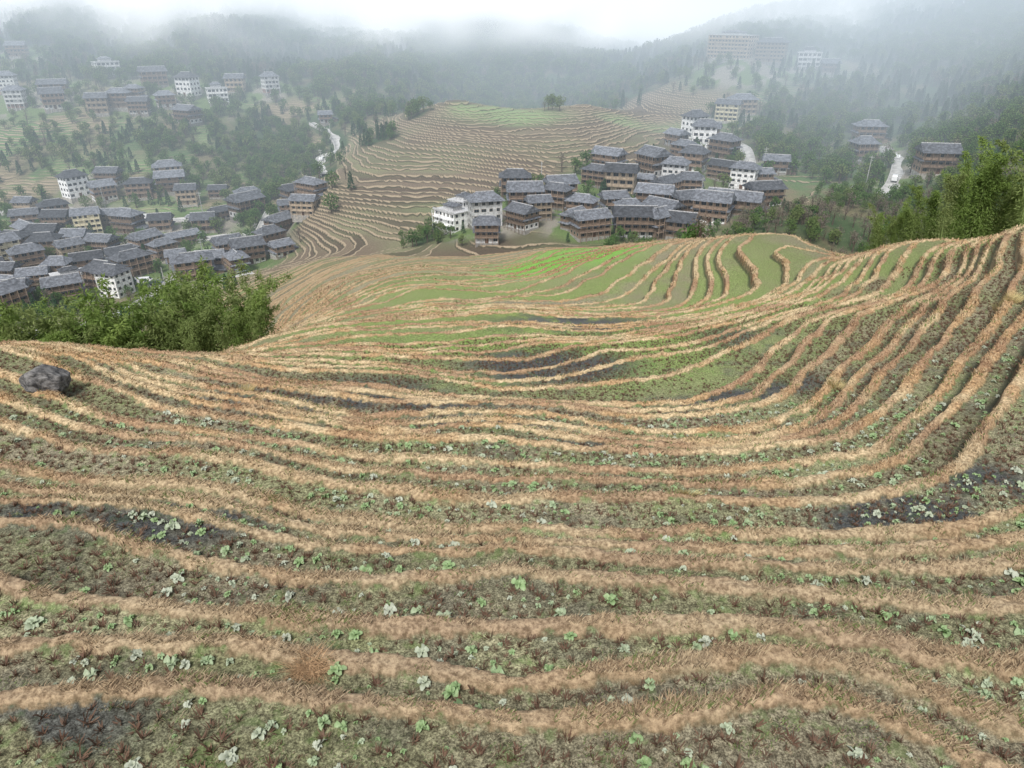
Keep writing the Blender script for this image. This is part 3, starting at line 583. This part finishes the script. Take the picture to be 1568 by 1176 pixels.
def tussock(name,cx,cy,R,ln0,N_,flat,c0):
    a_=rng.random(N_)*6.28; rr=R*np.sqrt(rng.random(N_)); x=cx+rr*np.cos(a_); y=cy+rr*np.sin(a_)*.7; z=samp(Z,x,y)+ (flat*.2*(1-rr/R)*rng.random(N_))
    ang=rng.random(N_)*6.28 if flat else a_+rng.normal(size=N_)*.5
    lean=np.stack([np.cos(ang)*(1.0 if flat else .5),np.sin(ang)*(1.0 if flat else .5),(.15+.3*rng.random(N_)) if flat else (.7+.4*rng.random(N_))],1); lean/=np.linalg.norm(lean,axis=1)[:,None]
    ln=ln0*(.5+.7*rng.random(N_)); base=np.array(c0)*(.45+1.0*rng.random((N_,1)))
    vs,tr=bladegeo(x,y,z,ln,np.full(N_,.007),lean,ang,N_); link(name,mesh_np(name,vs,tr,[mgr],False,{'bc':np.repeat(base,5,axis=0)}))
tussock('yellow_grass_tussock',5.2,16.7,.40,.5,600,0,(.74,.64,.36))
tussock('yellow_grass_tussock',-13.5,30.5,.45,.5,400,0,(.62,.50,.25)); tussock('yellow_grass_tussock',27.5,36,.6,.6,500,0,(.64,.54,.28)); tussock('yellow_grass_tussock',16,30,.45,.5,400,0,(.62,.52,.28))
tussock('pulled_straw_heap',-3.4,8.0,.30,.42,420,1,(.50,.34,.2))
# ---------------- stubble and cabbages
def tuftmesh(seed,nb__,ln,wd,mt_):
    r=np.random.default_rng(seed); mb=MB()
    for i in range(nb__):
        a_=r.random()*6.28; p=np.array([math.cos(a_),math.sin(a_),0])*.05*r.random(); d_=np.array([math.cos(a_)*.8,math.sin(a_)*.8,1])+r.normal(size=3)*.35; d_/=np.linalg.norm(d_)
        s_=np.array([-math.sin(a_),math.cos(a_),0])*wd; e_=p+d_*ln*(.4+.7*r.random())
        mb.add([p-s_,p+s_,e_+s_*.4,e_-s_*.4],[(0,1,2,3)],0)
    return mb.mesh('tuft_part',[mt_])
mst=leafmat('rice_stubble_straw',(.12,.065,.045),(.28,.18,.12),(.15,.10,.07))
mcab,nt=mat('cabbage_leaf'); tc=N(nt,'ShaderNodeTexCoord'); oi=N(nt,'ShaderNodeObjectInfo'); c=MIX(nt,NOISE(nt,tc.outputs['Object'],9),(.15,.28,.09),(.42,.52,.29)); c=MIX(nt,MR(nt,oi.outputs['Random'],.25,1,0,.9),c,(.50,.52,.43)); OUT(nt,c,.5,None,.35,trans=.15)
def cabbage(seed,nl=12):
    r=np.random.default_rng(seed); mb=MB()
    for i in range(nl):
        a_=i*2.4+r.random()*.9; t=i/nl; el=.05+1.2*t*r.random()**.3; ln=.16*(1-.4*t)*(.6+.7*r.random()); wd=ln*(.26+.14*r.random())
        dr=np.array([math.cos(a_)*math.cos(el),math.sin(a_)*math.cos(el),math.sin(el)]); sd=np.array([-math.sin(a_),math.cos(a_),.5*r.normal()])
        vs=[];fs=[]
        for ri,(tt,ww__,up_) in enumerate([(0,.2,0),(.35,.8,.02),(.7,1.0,.03),(1.0,.45,-.02)]):
            for sj,cv in ((-1,.02),(0,0),(1,.02)):
                vs.append(np.array([0,0,.02])+dr*ln*tt+sd*wd*ww__*sj+np.array([0,0,1])*(cv+up_+.010*r.normal()))
        for a in range(3):
            for b in range(2): fs.append((a*3+b,a*3+b+1,a*3+b+4,a*3+b+3))
        mb.add(vs,fs,0)
    return mb.mesh('cabbage_part',[mcab],True)
def fieldpts(ymax,sp,jit,seed):
    r=np.random.default_rng(seed); xs=np.arange(-ymax*1.1,ymax*1.1,sp); ys=np.arange(1,ymax,sp); a_,b_=np.meshgrid(xs,ys); a_=a_.ravel()+r.normal(size=a_.size)*jit; b_=b_.ravel()+r.normal(size=b_.size)*jit
    c_,s_=math.cos(.15),math.sin(.15); a_,b_=a_*c_-b_*s_,a_*s_+b_*c_
    k=(np.abs(a_/(b_+8))<1.1)&(b_>0); a_=a_[k];b_=b_[k]
    T_=samp(T,a_,b_); W_=samp(W,a_,b_); B_=samp(BW,a_,b_); f_=T_-np.floor(T_); k=(f_*W_>B_+.04)&((1-f_)*W_>.22)
    return a_[k],b_[k],np.floor(T_[k]),r
a_,b_,kk,r=fieldpts(50,.25,.06,11); k=r.random(len(a_))<.9*ss(.15,.42,fbm(a_/4,b_/4,2,401)); a_=a_[k];b_=b_[k]; m_=len(a_)
instancer('rice_stubble',[tuftmesh(i,20,.13,.011,mst) for i in range(4)],np.stack([a_,b_,samp(Z,a_,b_)-.01],1),np.stack([r.normal(size=m_)*.25,r.normal(size=m_)*.25,r.random(m_)*6.28],1),.55+.9*r.random(m_),r.integers(0,4,m_))
a_,b_,kk,r=fieldpts(27,.30,.07,12); dens_=ss(.38,.50,fbm(a_/2.2,b_/2.2,2,402)*.75+hash1(kk,9)*.25); k=r.random(len(a_))<.18+.72*dens_; a_=a_[k];b_=b_[k]; m_=len(a_)
instancer('cabbage_plants',[cabbage(i) for i in range(5)],np.stack([a_,b_,samp(Z,a_,b_)],1),np.stack([r.normal(size=m_)*.12,r.normal(size=m_)*.12,r.random(m_)*6.28],1),.30+.75*r.random(m_)**2.0,r.integers(0,5,m_))
# ---------------- boulder
bm=bmesh.new(); bmesh.ops.create_icosphere(bm,subdivisions=4,radius=1)
for v_ in bm.verts:
    c=v_.co; 
    for nrm_,dd_ in (((.6,.2,.77),.72),((-.7,.3,.6),.75),((.1,-.95,.25),.7),((.9,-.3,.1),.8),((-.8,-.5,.1),.82),((0,.9,.3),.75)):
        n_=Vector(nrm_).normalized(); t=c.dot(n_)
        if t>dd_: c-=n_*(t-dd_)*.9
    f_=float(fbm(np.array([c.x*3+9]),np.array([c.y*3+c.z*2.1+5]),3,9)[0])-.5; v_.co=c*(1+f_*.22)
me=bpy.data.meshes.new('boulder'); bm.to_mesh(me)
mrock,nt=mat('grey_rock'); tc=N(nt,'ShaderNodeTexCoord'); nz=NOISE(nt,tc.outputs['Object'],3,8,.7); c=MIX(nt,MR(nt,nz,.35,.65),(.035,.035,.037),(.27,.26,.25)); OUT(nt,c,.85,nz,.3,.8,.15); me.materials.append(mrock)
zb=max(hz(-19.8+dx,26+dy,Z) for dx in (-.6,0,.6) for dy in (-.5,0,.5))
o=link('boulder',me); o.location=(-19.8,26,zb+.25); o.scale=(.98,.75,.64); o.rotation_euler=(.1,.15,.3)
# ---------------- valley mist (fog bank; its emission stands for multiply scattered daylight)
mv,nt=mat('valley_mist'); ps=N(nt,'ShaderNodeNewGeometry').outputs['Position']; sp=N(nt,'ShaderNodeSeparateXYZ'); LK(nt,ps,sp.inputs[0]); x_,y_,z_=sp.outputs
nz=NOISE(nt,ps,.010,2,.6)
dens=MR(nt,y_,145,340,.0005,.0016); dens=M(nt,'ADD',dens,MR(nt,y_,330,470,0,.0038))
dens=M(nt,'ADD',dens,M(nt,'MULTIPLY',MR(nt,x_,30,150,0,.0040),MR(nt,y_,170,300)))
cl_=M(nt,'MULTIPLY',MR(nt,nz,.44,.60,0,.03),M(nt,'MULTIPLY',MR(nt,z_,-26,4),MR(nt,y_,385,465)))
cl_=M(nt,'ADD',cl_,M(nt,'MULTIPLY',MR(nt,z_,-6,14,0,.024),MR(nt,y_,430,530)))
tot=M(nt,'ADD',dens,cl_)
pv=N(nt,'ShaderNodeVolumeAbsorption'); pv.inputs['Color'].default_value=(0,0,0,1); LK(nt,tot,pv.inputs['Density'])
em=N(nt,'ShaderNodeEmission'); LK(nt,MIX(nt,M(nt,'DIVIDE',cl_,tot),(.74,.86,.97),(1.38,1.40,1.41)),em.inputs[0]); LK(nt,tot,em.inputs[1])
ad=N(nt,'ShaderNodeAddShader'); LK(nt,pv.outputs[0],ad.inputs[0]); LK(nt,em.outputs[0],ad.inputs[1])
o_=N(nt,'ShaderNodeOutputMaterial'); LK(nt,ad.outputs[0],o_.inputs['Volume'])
try: mv.cycles.volume_step_rate=.5
except Exception as ex: print('vsr',ex)
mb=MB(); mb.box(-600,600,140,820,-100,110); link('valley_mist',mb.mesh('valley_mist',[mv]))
# ---------------- light
AZ,EL=math.radians(200),math.radians(54)
wd_=bpy.data.worlds.new('World'); bpy.context.scene.world=wd_; wd_.use_nodes=True; nt=wd_.node_tree; nt.nodes.clear()
sk=N(nt,'ShaderNodeTexSky'); sk.sky_type='NISHITA'; sk.sun_disc=False; sk.sun_elevation=EL; sk.sun_rotation=AZ; sk.dust_density=3
hs=N(nt,'ShaderNodeHueSaturation'); hs.inputs['Saturation'].default_value=.35; LK(nt,sk.outputs[0],hs.inputs['Color'])
bg=N(nt,'ShaderNodeBackground'); bg.inputs[1].default_value=.15; LK(nt,hs.outputs[0],bg.inputs[0]); wo=N(nt,'ShaderNodeOutputWorld'); LK(nt,bg.outputs[0],wo.inputs[0])
sl=bpy.data.lights.new('sun','SUN'); sl.energy=3.0; sl.angle=math.radians(14); sl.color=(1,.98,.95); so=bpy.data.objects.new('sun',sl); bpy.context.scene.collection.objects.link(so)
dv=Vector((math.sin(AZ)*math.cos(EL),math.cos(AZ)*math.cos(EL),math.sin(EL))); so.rotation_euler=dv.to_track_quat('Z','Y').to_euler()
cd=bpy.data.cameras.new('camera'); co=bpy.data.objects.new('camera',cd); bpy.context.scene.collection.objects.link(co); co.rotation_euler=(math.radians(62),0,0); cd.sensor_width=36; cd.lens=18/.7403; cd.clip_end=5000; cd.clip_start=.1
bpy.context.scene.camera=co
vs_=bpy.context.scene.view_settings; vs_.view_transform='Standard'; vs_.look='None'; vs_.exposure=0
